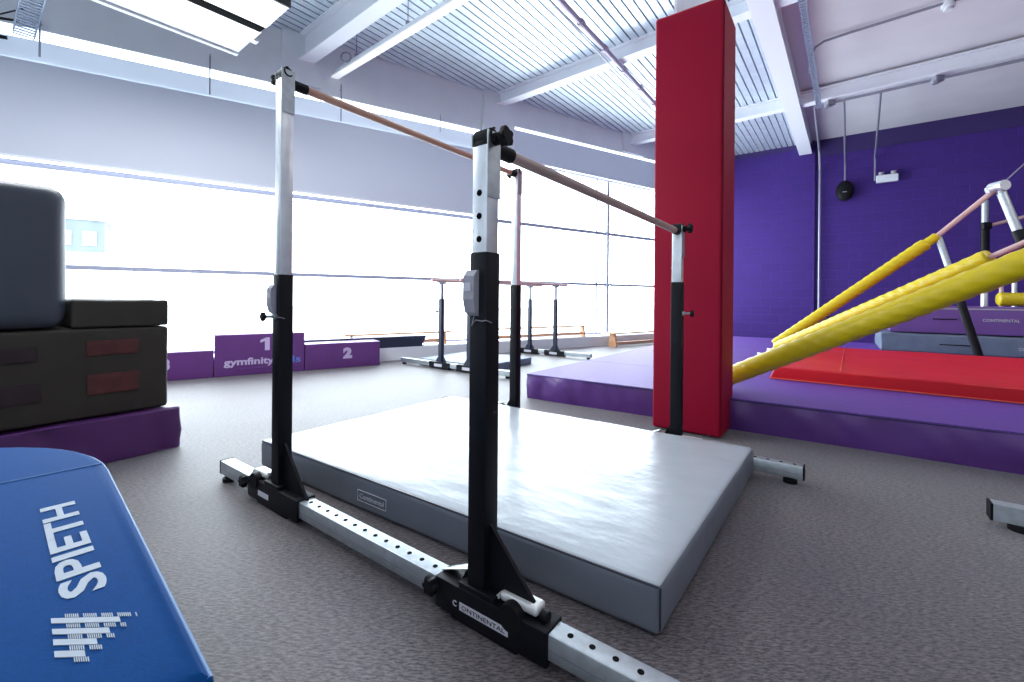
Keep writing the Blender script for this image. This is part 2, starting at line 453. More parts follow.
# unseen rest of the room
bm = BM()
pts = [RIGHT + PWn * .06, Vector((RIGHT.x + 1, -3, 0)), Vector((-11, -3.5, 0)), LEFT]
for a, b_ in zip(pts, pts[1:]):
    d = (b_ - a).normalized(); n = Vector((d.y, -d.x, 0)); n = -n if n.dot(Vector((0, 3, 0)) - a) > 0 else n
    slab(bm, a - d * .3, b_ + d * .3, n, .2, 0, ZD + .2)
struct('wall_back', bm, 'wall')

# ------------------------------------------------------------------ ceiling
GR = KS(2.77, 5.04, 4.4)                         # a point under the girder axis
GE = isect(GR, Cd, PW0 - PWn * .02, PWd)
# corrugated deck, ribs along Cd, perpendicular coordinate q
Cn = Vector((Cd.y, -Cd.x, 0))                    # toward the right / near
q_g = GR.dot(Cn)
def line_t(q, P, d):
    Q = Cn * q; X = isect(Q, Cd, P, d); return (X - Q).dot(Cd)
bm = BM(); pitch = .122; prof = ((0, 0), (.172, 0), (.176, .07), (.209, .07))
q = q_g
qs = []
while q > -12: q -= pitch; 
q0 = q
prev = None
while q < q_g - .001:
    for dq, dz in prof:
        qq = min(q + dq * pitch / .215, q_g)
        t1 = min(line_t(qq, G0 + nout * .05, wdir), line_t(qq, PW0, PWd)) if True else 0
        t0 = -7.0
        if t1 < t0 + .2: t1 = t0 + .2
        A = Cn * qq + Cd * t0; B = Cn * qq + Cd * t1
        a = bm.verts.new((A.x, A.y, ZD + dz)); b_ = bm.verts.new((B.x, B.y, ZD + dz))
        if prev: bm.faces.new((prev[0], prev[1], b_, a))
        prev = (a, b_)
    q += pitch
deck = struct('ceiling', bm, 'deck')
# plasterboard part right of the girder
bm = BM()
A = Cn * q_g + Cd * -7; B = isect(Cn * q_g, Cd, PW0 + PWn * .3, PWd)
prism(bm, [(A.x, A.y), (B.x, B.y), ((RIGHT + PWn * .3 + PWd).x, (RIGHT + PWn * .3 + PWd).y), (22, -4), (10, -7)], KZ(4.7), KZ(4.7) + .1)
struct('ceiling_plasterboard', bm, 'ceil')
# roof slab above the deck keeps the sky out
bm = BM(); prism(bm, [(-14, -8), (24, -8), (24, 6), (9, 14), (4, 14), (-14, 2.5)], ZD + .2, ZD + .3)
struct('ceiling_roof', bm, 'ceil')

def ibeam(bm, P, Q, zb, zt, fw=.16, ft=.015, wt=.03):
    P = Vector((P.x, P.y, 0)); Q = Vector((Q.x, Q.y, 0))
    h = Vector((0, 0, 1))
    beam(bm, P + h * (zb + ft / 2), Q + h * (zb + ft / 2), fw, ft)
    beam(bm, P + h * (zt - ft / 2), Q + h * (zt - ft / 2), fw, ft)
    beam(bm, P + h * ((zb + zt) / 2), Q + h * ((zb + zt) / 2), wt, zt - zb - 2.2 * ft)
def cbeam(P, zb, fw, label, extent=9.5, zt=None, wt=.03, Q=None):
    bm = BM(); ibeam(bm, P, Q if Q is not None else P + Bd * extent, zb, zt or ZD, fw, .02, wt)
    o = link('ceiling_beam', bm, 'steelwhite'); o['kind'] = 'structure'; o['label'] = label
    return o
P1 = KS((-3.0 - 2.9) / 2, (6.21 + 6.34) / 2, 0); P2 = KS(-.31, 8.03, 0); P3 = KS(2.6, 9.97, 0)
cbeam(P1 - Bd * .03, KZ(4.29), .20, 'deep white roof beam nearest the big light fitting')
cbeam(P2 - Bd * .05, KZ(4.45), .18, 'white roof beam passing behind the red column')
cbeam(P3 - Bd * .05, KZ(4.44), .18, 'white roof beam nearest the purple wall', 9.5)
bm = BM(); ibeam(bm, GR - Cd * 7, GE, KZ(4.4), ZD + .01, .26, .03, .2)
o = link('ceiling_girder', bm, 'steelwhite'); o['kind'] = 'structure'; o['label'] = 'wide white roof girder dividing deck from plasterboard'

# ------------------------------------------------------------------ red padded column
cc = E(3.44 + .17, -.89)
colm = thing('padded_column', 'tall red padded column standing before the purple sprung floor', 'column', (cc.x, cc.y, 0), -AE)
bm = BM()
cushion(bm, -.268, .218, -.17, .29, 0.012, 3.175, r=.018, step=.25, amp=.002, seed=3)
link('padding', bm, 'redcol', colm, True)
bm = BM(); box(bm, .2205, .225, -.155, .26, .02, 3.15, .002)
link('side_pad_flap', bm, 'redcol', colm)
bm = BM()
for x in (-.13, .13): box(bm, x - .01, x + .01, -.12, .1, 0, ZD)
box(bm, -.13, .13, -.02, .0, 0, ZD)
link('steel_core', bm, 'steelwhite', colm)

# ------------------------------------------------------------------ uneven bars (main apparatus)
C1, C2 = 1.055, 2.925
BL, BR_ = -2.125, -.868
org = E((C1 + C2) / 2, (BL + BR_) / 2)
ub = thing('uneven_bars', 'uneven bars on black and zinc posts straddling the silver grey mat', 'gymnastics bars', (org.x, org.y, 0), -AE)
ox, oy = (BL + BR_) / 2, (C1 + C2) / 2           # local x along bdir, y along cdir
pw = .033
def post(b, c, bar_z, out, near, ztop):
    """one telescoping post; out = sign of the outer side, near = facing the camera row"""
    x, y = b - ox, c - oy; inn = 1 if near else -1      # bar leaves towards +y for the near row
    top = bar_z + .028
    bm = BM(); box(bm, x - pw, x + pw, y - pw, y + pw, .06, ztop, .004)
    # foot gussets, one long on the outer/right side
    for sx, L, H in (((1, .20, .215), (-1, .05, .10)) if near else ((-1, .06, .10),)):
        extr(bm, [(x + sx * pw, y - .006, .1), (x + sx * (pw + L), y - .006, .1), (x + sx * pw, y - .006, .1 + H)], (0, .012, 0))
    p = link('outer_post', bm, 'black', ub, True)
    # holes and inner post
    bm = BM(); box(bm, x - .029, x + .029, y - .029, y + .029, 1.08, top - .03, .004); fy = -1 if near else 1
    for k in range(3):
        z = top - .175 - .070 * k
        if z > 1.13 and near and bar_z < 1.8: cyl(bm, (x, y + fy * .0285, z), (x, y + fy * .0302, z), .010, 14, mi=1)
    inner = link('inner_post', bm, None, ub, True, mats=['zincbright', 'hole'])
    # cheek plates at the head, black cap between
    bm = BM()
    box(bm, x + .029, x + .034, y - .031, y + .031, top - .19, top + .012, .002)
    box(bm, x - .034, x - .029, y - .031, y + .031, top - .03, top + .006, .002)
    link('head_bracket', bm, 'zinc', ub)
    bm = BM()
    cyl(bm, (x - .026, y, top - .005), (x + .026, y, top - .005), .030, 20); box(bm, x - .024, x + .024, y - .028, y + .028, top - .045, top - .01, .003)
    link('head_cap', bm, 'rubber', ub, True)
    bm = BM()
    s = out
    cyl(bm, (x + s * .034, y, top - .012), (x + s * .052, y, top - .012), .019, 18)
    cyl(bm, (x + s * .05, y, top - .012), (x + s * .066, y, top - .012), .010, 12)
    star_knob(bm, (x + s * .062, y, top - .012), (s, 0, 0), .032, .026)
    link('locking_knob', bm, 'rubber', ub, True)
    bm = BM(); tube(bm, [(x + .036, y + .02 * math.cos(a), top + .002 + .02 * math.sin(a)) for a in [R(100 + 22 * k) for k in range(11)]], .0035, 8)
    link('retaining_clip', bm, 'rubber', ub, True)
    # height lock knob + grey box with little cord
    kz = .905 if near else .912
    P0 = Vector((x, y - pw, kz)) if near else Vector((x + s * pw, y, kz)); ax = Vector((0, -1, 0)) if near else Vector((s, 0, 0))
    if not (near and bar_z < 1.8) and (near or out > 0):
        bm = BM(); cyl(bm, P0, P0 + ax * .055, .007, 12); cyl(bm, P0, P0 + ax * .012, .014, 12)
        link('lock_pin', bm, 'zinc', ub, True)
        bm = BM(); star_knob(bm, P0 + ax * .048, ax, .021, .018, 4)
        link('lock_knob', bm, 'rubber', ub, True)
    z0 = .945 if bar_z < 1.8 else .915; g = -1 if near else 1; yy = y + g * pw
    bm = BM()
    extr(bm, [(x - .038, yy, z0), (x - .038, yy + g * .016, z0 + .012), (x - .038, yy + g * .026, z0 + .05), (x - .038, yy + g * .024, z0 + .12), (x - .038, yy + g * .008, z0 + .138), (x - .038, yy, z0 + .138)], (.042, 0, 0))
    lb = link('lock_box', bm, 'plasticgrey', ub)
    if near:
        bm = BM(); box(bm, x - .030, x - .006, yy - .0275, yy - .0255, z0 + .075, z0 + .10)
        link('box_label', bm, 'label', lb)
        bm = BM(); tube(bm, [(x - .01, yy - .004, z0), (x - .02, yy - .004, z0 - .03), (x - .005, yy - .004, z0 - .012), (x + .02, yy - .003, z0 - .015), (x + pw + .002, yy - .002, z0 - .012), (x + pw + .003, y - .01, z0 - .02)], .0014, 6)
        link('cord', bm, 'plasticgrey', lb)

def wooden_bar(b, z, y0, y1, label, mm, dz, dx):
    x = b - ox; x1 = x + dx
    bm = BM(); cyl(bm, (x, y0, z), (x1, y1, z - dz), .0195, 24)
    o = link('bar', bm, mm, ub, True); o['label'] = label
    for ya, yb, z, xx in ((y0 - .005, y0 + .085, z, x), (y1 - .06, y1 + .005, z - dz, x1)):
        bm = BM(); cyl(bm, (xx, ya, z), (xx, yb, z), .024, 20); link('end_sleeve', bm, 'rubber', o, True)

BZH, BZL = 2.017, 1.464
post(BL + .016, C1, BZH, -1, True, 1.10); post(BR_ - .008, C1, BZL, 1, True, 1.138); post(BL + .022, C2, BZH - .022, -1, False, 1.105); post(BR_ + .04, C2, BZL - .032, 1, False, 1.11)
wooden_bar(BL + .0, BZH, C1 - oy + .03, C2 - oy - .03, 'high reddish wooden bar', 'wood', .022, .022)
wooden_bar(BR_ + .0, BZL, C1 - oy + .03, C2 - oy - .03, 'low pale wooden bar', 'lowbar', .032, .045)

def base_row(c, b0, b1, near):
    y = c - oy; x0, x1 = b0 - ox, b1 - ox
    bm = BM(); box(bm, x0, x1, y - .033, y + .033, .03, .1, .005)
    # groove on the front face
    xx = BL - ox + .02
    while xx < x1 - .03:
        if not (BL - .24 < xx + ox < BL + .24 or BR_ - .17 < xx + ox < BR_ + .26): cyl(bm, (xx, y, .0995), (xx, y, .1012), .0085, 14, mi=1)
        xx += .064
    rail = link('base_rail', bm, None, ub, True, mats=['zinc', 'hole'])
    bm = BM(); box(bm, x0, x1, y - .0335, y - .0328, .058, .061)
    link('rail_groove', bm, 'conduit', rail)
    for xe, s in ((x0, -1), (x1, 1)):
        bm = BM(); box(bm, min(xe, xe + s * .008), max(xe, xe + s * .008), y - .034, y + .034, .029, .101, .002); link('end_cap', bm, 'rubber', rail)
        bm = BM(); cyl(bm, (xe - s * .06, y - .01, 0), (xe - s * .06, y - .01, .018), .034, 20); cyl(bm, (xe - s * .06, y - .01, .018), (xe - s * .06, y - .01, .032), .02, 16)
        link('foot_pad', bm, 'rubber', rail, True)
    for b, L, Rr in ((BL, .235, .235), (BR_, .17, .25)):
        x = b - ox
        bm = BM()
        box(bm, x - L, x + Rr, y - .043, y + .043, .012, .108, .005)
        box(bm, x - L * .6, x + Rr * .6, y - .04, y + .04, 0, .03, .003)
        box(bm, x - .07, x + .07, y - .041, y + .041, .105, .125, .004)
        sl_ = link('base_carriage', bm, 'black', ub, True)
        # lever plate and latch
        bm = BM()
        extr(bm, [(x - L + .00, y - .012, .109), (x - L + .02, y + .03, .109), (x - .06, y + .03, .150), (x - .06, y - .012, .150)], (0, 0, .003))
        link('pedal_lever', bm, 'zinc', sl_)
        bm = BM(); 
        cyl(bm, (x - L - .0, y - .055, .085), (x - L, y - .02, .085), .01, 10); star_knob(bm, (x - L, y - .076, .085), (0, 1, 0), .031, .028, 6)
        link('clamp_knob', bm, 'rubber', sl_, True)
        xs = x + (.13 if b == BR_ else -.16)
        bm = BM(); v = box(bm, xs - .055, xs + .075, y - .022, y + .03, .115, .142, .01, 3)
        extr(bm, [(xs - .055, y - .022, .12), (xs - .085, y - .022, .105), (xs - .055, y - .022, .138)], (0, .05, 0))
        link('latch_block', bm, 'plate', sl_, True)
        bm = BM(); cyl(bm, (xs + .0, y - .05, .10), (xs + .0, y - .02, .10), .038, 22); cyl(bm, (xs + .08, y - .0, .118), (xs + .10, y, .118), .016, 12)
        link('latch_wheel', bm, 'rubber', sl_, True)
        if near:
            bm = BM(); x_ = x - .062 if b == BR_ else x - .12
            wl = .185 if b == BR_ else .10
            box(bm, x_, x_ + wl, y - .0445, y - .043, .042, .066)
            pl = link('name_plate', bm, 'label', sl_)
            if b == BR_:
                text_obj('lettering', 'ONTINENTAL', 'hole', pl, (x_ + .01, y - .0446, .0475), (1, 0, 0), (0, 0, 1), width=wl - .02, height=.013, depth=.0008)
                text_obj('lettering', 'C', 'label', pl, (x_ - .028, y - .0435, .046), (1, 0, 0), (0, 0, 1), height=.018, depth=.0015, font_sx=1, offset=.02)
base_row(C1, -2.705, -.16, True); base_row(C2 - .03, -2.85, -.145, False)

# ------------------------------------------------------------------ silver landing mat
mc = E(2.06, -1.548)
lm = thing('landing_mat', 'large silver grey landing mat lying under the uneven bars', 'mat', (mc.x, mc.y, 0), -AE)
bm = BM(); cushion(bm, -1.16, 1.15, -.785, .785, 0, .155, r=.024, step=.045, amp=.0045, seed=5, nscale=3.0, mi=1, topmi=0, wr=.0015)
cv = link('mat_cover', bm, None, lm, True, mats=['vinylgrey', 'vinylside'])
bm = BM(); tube(bm, [(-1.14, -.782, .1535), (-.4, -.784, .1545), (.4, -.784, .1545), (1.146, -.786, .1535)], .004, 6)
tube(bm, [(1.147, -.775, .02), (1.149, -.78, .15)], .003, 6)
link('seam_piping', bm, 'vinyldark', lm)
bm = BM()
for a, b_, c_, d_ in ((-.25, -.05, .046, .047), (-.25, -.05, .095, .096), (-.25, -.249, .046, .096), (-.051, -.05, .046, .096)): box(bm, a, b_, -.7895, -.786, c_, d_)
ml = link('mat_label', bm, 'label', lm)
text_obj('lettering', 'Continental', 'label', ml, (-.235, -.788, .060), (1, 0, 0), (0, 0, 1), width=.17, height=.022, depth=.001)

for ch in lm.children_recursive:                 # the mat lies very slightly out of square
    for v in ch.data.vertices: v.co.x, v.co.y = v.co.x + .02 * v.co.y, v.co.y + .033 * v.co.x

# ------------------------------------------------------------------ blue vault table
VU = Vector((-.742, .670, 0)); VV = Vector((-.670, -.742, 0)); VA = Vector((-.957, 1.06, 0))
va = thing('vault_table', 'royal blue padded vaulting table top with white lettering beside the purple mat', 'vaulting table', (VA.x, VA.y, 0), math.atan2(VU.y, VU.x))
# local x = along VU (away), local y = to the left/near (VV = rotate +90)
ZT = .60
def vault_outline(inset, w=.94, L=.86, nose=.54, n=26):
    inset = inset - .004
    pts = [(-L + inset, inset)]
    for i in range(n + 1):
        t = -math.pi / 2 + math.pi * i / n
        pts.append(((nose - inset) * math.cos(t), w / 2 + (w / 2 - inset) * math.sin(t)))
    pts.append((-L + inset, w - inset)); return pts
bm = BM(); rings = []
prof_v = [(.06, .30), (.015, .33), (0, .37), (0, ZT - .035), (.006, ZT - .017), (.018, ZT - .006), (.035, ZT)]
for ins, z in prof_v:
    ring = []
    for (x, y) in vault_outline(ins):
        zz = z
        if x > 0 and z > .45: zz = z - .02 * (x / .54) ** 2
        ring.append(bm.verts.new((x, y, zz)))
    rings.append(ring)
for a, b_ in zip(rings, rings[1:]):
    for i in range(len(a)): bm.faces.new((a[i], a[(i + 1) % len(a)], b_[(i + 1) % len(a)], b_[i]))
bm.faces.new(rings[0])
top = rings[-1]; n = len(top)          # stitch top in strips between mirrored outline points
for i in range(n // 2):
    j = n - 1 - i; 
    if i + 1 < j - 0 and i + 1 != j: 
        vs = [top[i], top[i + 1], top[j - 1], top[j]]
        vs = list(dict.fromkeys(vs))
        if len(vs) > 2: bm.faces.new(vs)
link('padded_top', bm, 'blue', va, True)
bm = BM(); tube(bm, [(-.0, y, ZT + .0005) for y in (.012, .1, .3, .6, .85, .905)], .0022, 6)
link('seam', bm, 'bluepipe', va)
bm = BM(); ring = vault_outline(.008)
tube(bm, [(x, y, (ZT - .017) - (.02 * (x / .54) ** 2 if x > 0 else 0)) for x, y in ring], .0035, 8)
link('edge_piping', bm, 'bluepipe', va, True)
bm = BM(); box(bm, -.55, -.05, .25, .67, .06, .31, .02); box(bm, -.75, .2, .16, .76, 0, .06, .015)
link('pedestal', bm, 'black', va)
# print: reading direction runs away from the viewer (+x), letter tops point to +y
Zp = ZT + .0006
def pr(u, v): return (u, v, Zp)
LET0, LET1, LTB, LTH = -.603, -.220, .066, .047
word = text_obj('lettering', 'SPIETH', 'print', va, pr(LET0, LTB - .006), (1, .029, 0), (-.029, 1, 0), width=LET1 - LET0, height=LTH, depth=.0008, offset=.024)
word['label'] = 'pale blue-white capital letters printed on the blue top'

# ------------------------------------------------------------------ foam stack at the left
SD = Vector((math.sin(R(35)), math.cos(R(35)), 0)); SK = Vector((-2.25, 2.92, 0))
srz = math.atan2(SD.y, SD.x)                    # local x along SD (to the right/away), local y away from the camera (rotate +90)
def sthing(name, label, cat, z, grp=None): return thing(name, label, cat, (SK.x, SK.y, z), srz, grp)
t = sthing('crash_mat', 'plum vinyl crash mat on the floor under the dark foam block', 'mat', 0)
bm = BM(); cushion(bm, -2.2, .05, -.035, 1.25, 0, .262, r=.012, step=.035, amp=.010, seed=8, nscale=2, wr=.014); link('mat_cover', bm, 'plum', t, True)
bm = BM(); tube(bm, [(-2.19, -.036, .258), (.046, -.036, .258)], .004, 6); tube(bm, [(.051, -.03, .258), (.051, 1.2, .258)], .004, 6); link('seam_piping', bm, 'podium', t)
t = sthing('foam_block', 'large dark olive foam block with faded red patches on the plum mat', 'foam block', .274)
bm = BM(); cushion(bm, -2.1, 0, 0, 1.2, 0, .525, r=.02, step=.10, amp=.006, seed=2, nscale=2, wr=.002); link('block_cover', bm, 'brown', t, True)
for x0, x1, z0, z1, mm in ((-.40, -.16, .365, .452, 'brownred'), (-.395, -.155, .135, .255, 'brownred'), (-.86, -.60, .355, .435, 'darkred'), (-.86, -.585, .13, .24, 'darkred')):
    bm = BM(); cushion(bm, x0, x1, -.011, -.002, z0, z1, r=.003, step=.03, amp=.001, seed=1); link('patch', bm, mm, t, True)
t = sthing('foam_slab', 'thin dark olive foam slab stacked on the large foam block', 'foam block', .803)
bm = BM(); cushion(bm, -.462, 0, 0, 1.15, 0, .165, r=.016, step=.06, amp=.005, seed=6, nscale=3, sag=.012); link('slab_cover', bm, 'brown', t, True)
t = sthing('vault_block', 'tall soft grey padded block with rounded edges on top of the foam block', 'foam block', .803)
bm = BM(); cushion(bm, -1.7, -.477, -.01, .85, 0, .80, r=.085, step=.08, amp=.006, seed=9, nscale=2); link('block_cover', bm, 'softgrey', t, 'all')
bm = BM(); tube(bm, [(-1.66, .02, .055), (-.56, .02, .055)], .003, 6); link('seam', bm, 'vinyldark', t)

# ------------------------------------------------------------------ winners' podium
PO = Vector((-1.93, 6.53, 0)); prz = math.atan2(wdir.y, wdir.x)
def podium(name, label, x0, x1, h, depth=.34):
    t = thing(name, label, 'podium block', (PO.x, PO.y, 0), prz, 'winners podium blocks')
    bm = BM(); cushion(bm, x0, x1, 0, depth, 0, h, r=.008, step=.12, amp=.003, seed=int(h * 50), nscale=3); link('cover', bm, 'podium', t, True)
    return t
t1 = podium('podium_block', 'tall purple podium block marked 1', -2.022, -1.016, .515)
bm = BM(); extr(bm, [(-1.535 + x * .125, -.001, .302 + z * .165) for x, z in ((.42, 0), (.86, 0), (.86, 1), (.55, 1), (0, .80), (0, .60), (.42, .72))], (0, -.003, 0)); link('numeral', bm, 'lilac', t1)
text_obj('lettering', 'gymfinity', 'lilac', t1, (-1.925, -.004, .105), (1, 0, 0), (0, 0, 1), width=.55, height=.115, depth=.003, offset=.03)
text_obj('lettering', 'kids', 'bluep', t1, (-1.36, -.004, .125), (1, 0, 0), (0, 0, 1), width=.30, height=.09, depth=.003, offset=.015)
text_obj('lettering', 'gymnastics club', 'violet', t1, (-1.76, -.004, .075), (1, 0, 0), (0, 0, 1), width=.38, height=.024, depth=.002)
t2 = podium('podium_block', 'low purple podium block marked 2', -1.008, 0, .35)
text_obj('numeral', '2', 'lilac', t2, (-.52, -.004, .13), (1, 0, 0), (0, 0, 1), height=.155, depth=.003, font_sx=1.15, offset=.07)
t3 = podium('podium_block', 'low purple podium block marked 3, half hidden by the foam stack', -3.035, -2.03, .33)
text_obj('numeral', '3', 'lilac', t3, (-2.545, -.004, .12), (1, 0, 0), (0, 0, 1), height=.14, depth=.003, font_sx=1.15, offset=.07)

# ------------------------------------------------------------------ things on the window ledge
LZ = .2
def wthing(name, label, cat, s, d, z, grp=None):
    p = Wp(s, d, z); return thing(name, label, cat, (p.x, p.y, z), prz, grp)
t = wthing('floor_beam', 'long black padded floor beam on the window ledge behind the podium', 'balance beam', -2.36, .02, LZ)
bm = BM()
extr(bm, [(-2.6, 0, 0), (-.05, 0, 0), (.03, 0, .165), (-2.6, 0, .165)], (0, .11, 0)); link('padding', bm, 'navy', t)
bm = BM(); box(bm, -2.6, .02, 0, .11, .166, .174, .002); link('top_strip', bm, 'frame', t)

def bench(label, s, d, z, L, h, w=.22, legs=(.12, None)):
    t = wthing('gym_bench', label, 'bench', s, d, z, 'wooden gym benches along the window')
    bm = BM(); box(bm, 0, L, 0, w, h - .028, h, .006); link('seat', bm, 'benchwood', t)
    bm = BM(); box(bm, .1, L - .1, w / 2 - .025, w / 2 + .025, .05, .095, .004); link('rail', bm, 'benchwood', t)
    for x in (.10, L - .14):
        bm = BM(); extr(bm, [(x, .01, 0), (x, w - .01, 0), (x, w - .05, h - .028), (x, .05, h - .028)], (.04, 0, 0)); link('leg', bm, 'benchwood', t)
    return t
bench('wooden gym bench on the ledge behind the black floor beam', -3.6, .14, LZ, 1.80, .22, .15)
bench('long wooden gym bench on the ledge behind the far bars', -1.45, .08, LZ, 2.82, .24, .18)
bench('wooden gym bench on the floor by the purple sprung floor, before the mullions', 1.55, -.42, 0, 2.9, .30, .24)

# ------------------------------------------------------------------ second bars by the window
pc, pb = (4.44, 6.66), (-4.47, -3.94)
po = E(sum(pc) / 2, sum(pb) / 2)
pbars = thing('parallel_bars', 'small parallel bars on slim dark posts standing by the window', 'gymnastics bars', (po.x, po.y, 0), -AE)
qx, qy = sum(pb) / 2, sum(pc) / 2
for b in pb:
    for c in pc:
        x, y = b - qx, c - qy
        bm = BM(); box(bm, x - .03, x + .03, y - .03, y + .03, .04, .98, .004)
        for s in (-1, 1): extr(bm, [(x + s * .03, y - .005, .08), (x + s * .12, y - .005, .08), (x + s * .03, y - .005, .2)], (0, .01, 0))
        link('outer_post', bm, 'navy', pbars)
        bm = BM(); box(bm, x - .021, x + .021, y - .021, y + .021, .97, 1.19, .003); link('inner_post', bm, 'conduit', pbars)
        bm = BM(); box(bm, x - .03, x + .03, y - .07, y + .07, 1.185, 1.215, .006); link('saddle', bm, 'zinc', pbars)
        s = -1 if b == pb[0] else 1
        bm = BM(); cyl(bm, (x + s * .03, y, .80), (x + s * .09, y, .80), .007, 10); star_knob(bm, (x + s * .08, y, .80), (s, 0, 0), .022, .018, 4); link('lock_knob', bm, 'rubber', pbars)
    x = b - qx
    bm = BM(); cyl(bm, (x, -1.3, 1.235), (x, 1.5, 1.235), .022, 16); link('bar', bm, 'pinkbar', pbars, True)
for c in pc:
    y = c - qy
    bm = BM(); box(bm, -1.08, .95, y - .035, y + .035, .03, .095, .005); rl = link('base_rail', bm, 'zinc', pbars)
    for x in (-1.03, .9):
        bm = BM(); cyl(bm, (x, y, 0), (x, y, .03), .03, 14); link('foot_pad', bm, 'rubber', rl)
    for b in pb:
        bm = BM(); x = b - qx; box(bm, x - .2, x + .2, y - .045, y + .045, .01, .1, .005); car = link('base_carriage', bm, 'black', pbars)
        bm = BM(); box(bm, x - .09, x + .06, y - .0475, y - .0455, .035, .075); link('name_plate', bm, 'label', car)
t = thing('floor_mat', 'thin blue grey mat lying between the small parallel bars', 'mat', (po.x, po.y, 0), -AE)
bm = BM(); cushion(bm, -.8, .45, -1.02, .1, 0, .1, r=.01, step=.15, amp=.003, seed=11); link('mat_cover', bm, 'bluegrey', t, True)

# ------------------------------------------------------------------ sprung floor
F1 = Vector((.17, 4.48, 0)); Fd = Vector((math.sin(R(123.8)), math.cos(R(123.8)), 0))
F2 = F1 + Fd * 7.6; F4 = F1 + Cd * 6.55; F3 = isect(F2, Cd, F4, PWd)
ZP = .24
fl = thing('sprung_floor', 'wide purple sprung floor raised behind the red column', 'gym floor', (F1.x, F1.y, 0), 0)
def loc2(P): return (P.x - F1.x, P.y - F1.y)
bm = BM()
# side skirt built with vertical wrinkles
N = 220
def skirt(P, Q, n, seed):
    prev = None; L = (Q - P).length; n_ = int(L / .03)
    for i in range(n_ + 1):
        p = P + (Q - P) * (i / n_); col_ = []
        for j, z in enumerate((0.0, .03, .08, .13, .18, .215, .232)):
            w = .012 * abs(noise.noise(Vector((i * .03 * 5 + z * 1.6, seed, z * 2)))) * math.sin(math.pi * min(1, z / .235)) * 2.2
            w += .006 * noise.noise(Vector((i * .03 * 1.3, seed, 4)))
            v = p + n * (.012 + w * 2.6) ; col_.append(bm.verts.new((v.x - F1.x, v.y - F1.y, z)))
        if prev:
            for j in range(6): bm.faces.new((prev[j], col_[j], col_[j + 1], prev[j + 1]))
        prev = col_
fn = Vector((Fd.y, -Fd.x, 0)); fn = fn if fn.y < 0 else -fn
skirt(F1, F2, fn, 1); skirt(F1, F4, Vector((-Cd.y, Cd.x, 0)), 2)
link('side_skirt', bm, 'purple', fl, 'all')
bm = BM(); prism(bm, [loc2(P) for P in (F1, F2, F3, F4)], .0, ZP - .012); link('foam_core', bm, 'purple', fl)
# carpet top in long rolls with narrow gaps, rolls run along Fd
bm = BM()
depth = 6.55; widths = [0.0, 1.25, 2.75, 4.25, 5.5, 6.53]
for a, b_ in zip(widths, widths[1:]):
    A = F1 + Cd * (a + .004) - (Fd * .012) ; B = F1 + Cd * (b_ - .004) - Fd * .012
    A2 = isect(A, Fd, F2, Cd); B2 = isect(B, Fd, F2, Cd)
    if a == 0: A = A + fn * .014; A2 = A2 + fn * .014
    prism(bm, [loc2(P) for P in (A, A2, B2, B)], ZP - .010, ZP)
tp = link('carpet_roll_top', bm, 'purpletop', fl)
bm = BM()
for off in (.004,):
    A = F1 + fn * .016; B = F2 + fn * .016
    tube(bm, [(A.x - F1.x, A.y - F1.y, ZP - .01), (B.x - F1.x, B.y - F1.y, ZP - .01)], .006, 6)
link('edge_binding', bm, 'darkband', fl)

# red mat on it
rl0 = E(4.97, -.53)
t = thing('tumbling_mat', 'long red tumbling mat on the purple sprung floor', 'mat', (rl0.x, rl0.y, ZP), -AE - R(1.2))
bm = BM(); 
RL, RW, RH = 3.9, 2.7, .115
cushion(bm, 0, RL, 0, RW, 0, RH, r=.014, step=.09, amp=.005, seed=12, nscale=2, wr=.004)
for v in bm.verts:
    k = v.co.z / RH
    if v.co.y < .2: v.co.y += .012 * k * max(0, 1 - v.co.y / .2)
    if v.co.x < .3: v.co.x += .045 * k * max(0, 1 - v.co.x / .3)
link('mat_cover', bm, 'red', t, True)
bm = BM(); tube(bm, [(0, -.004, .008), (RL, -.004, .008)], .006, 6); link('piping', bm, 'redpipe', t)
bm = BM(); box(bm, .55, .556, .07, RW - .05, RH + .002, RH + .006); link('seam', bm, 'redpipe', t)

# grey-blue and violet mats stacked behind
g0 = Vector((5.75, 6.93, ZP)); grz = math.atan2(PWd.y, PWd.x)
t = thing('folded_mat', 'blue grey canvas mat at the bottom of the stack by the purple wall', 'mat', g0, grz + R(1))
bm = BM(); cushion(bm, 0, 4.0, 0, 1.3, 0, .275, r=.02, step=.1, amp=.008, seed=13, nscale=3, wr=.008); link('mat_cover', bm, 'bluegrey', t, True)
bm = BM(); box(bm, .66, 1.0, -.012, -.003, .125, .14); link('handle', bm, 'black', t)
text_obj('lettering', 'CONTINENTAL', 'label', t, (1.45, -.012, .10), (1, 0, 0), (0, 0, 1), width=.34, height=.04, depth=.004)
t = thing('folded_mat', 'thick violet mat stacked on the blue grey mat by the purple wall', 'mat', (g0.x, g0.y, ZP + .292), grz + R(1))
bm = BM(); cushion(bm, .11, 4.0, .08, 1.3, 0, .40, r=.015, step=.2, amp=.004, seed=14, nscale=2); link('mat_cover', bm, 'violet', t, True)
bm = BM(); box(bm, .60, .86, .066, .076, .205, .218); link('handle', bm, 'black', t)
bm = BM(); box(bm, .11, 4.0, .07, .078, .355, .375); link('piping', bm, 'plasticgrey', t)
text_obj('lettering', 'CONTINENTAL', 'label', t, (1.12, .068, .19), (1, 0, 0), (0, 0, 1), width=.36, height=.04, depth=.004)

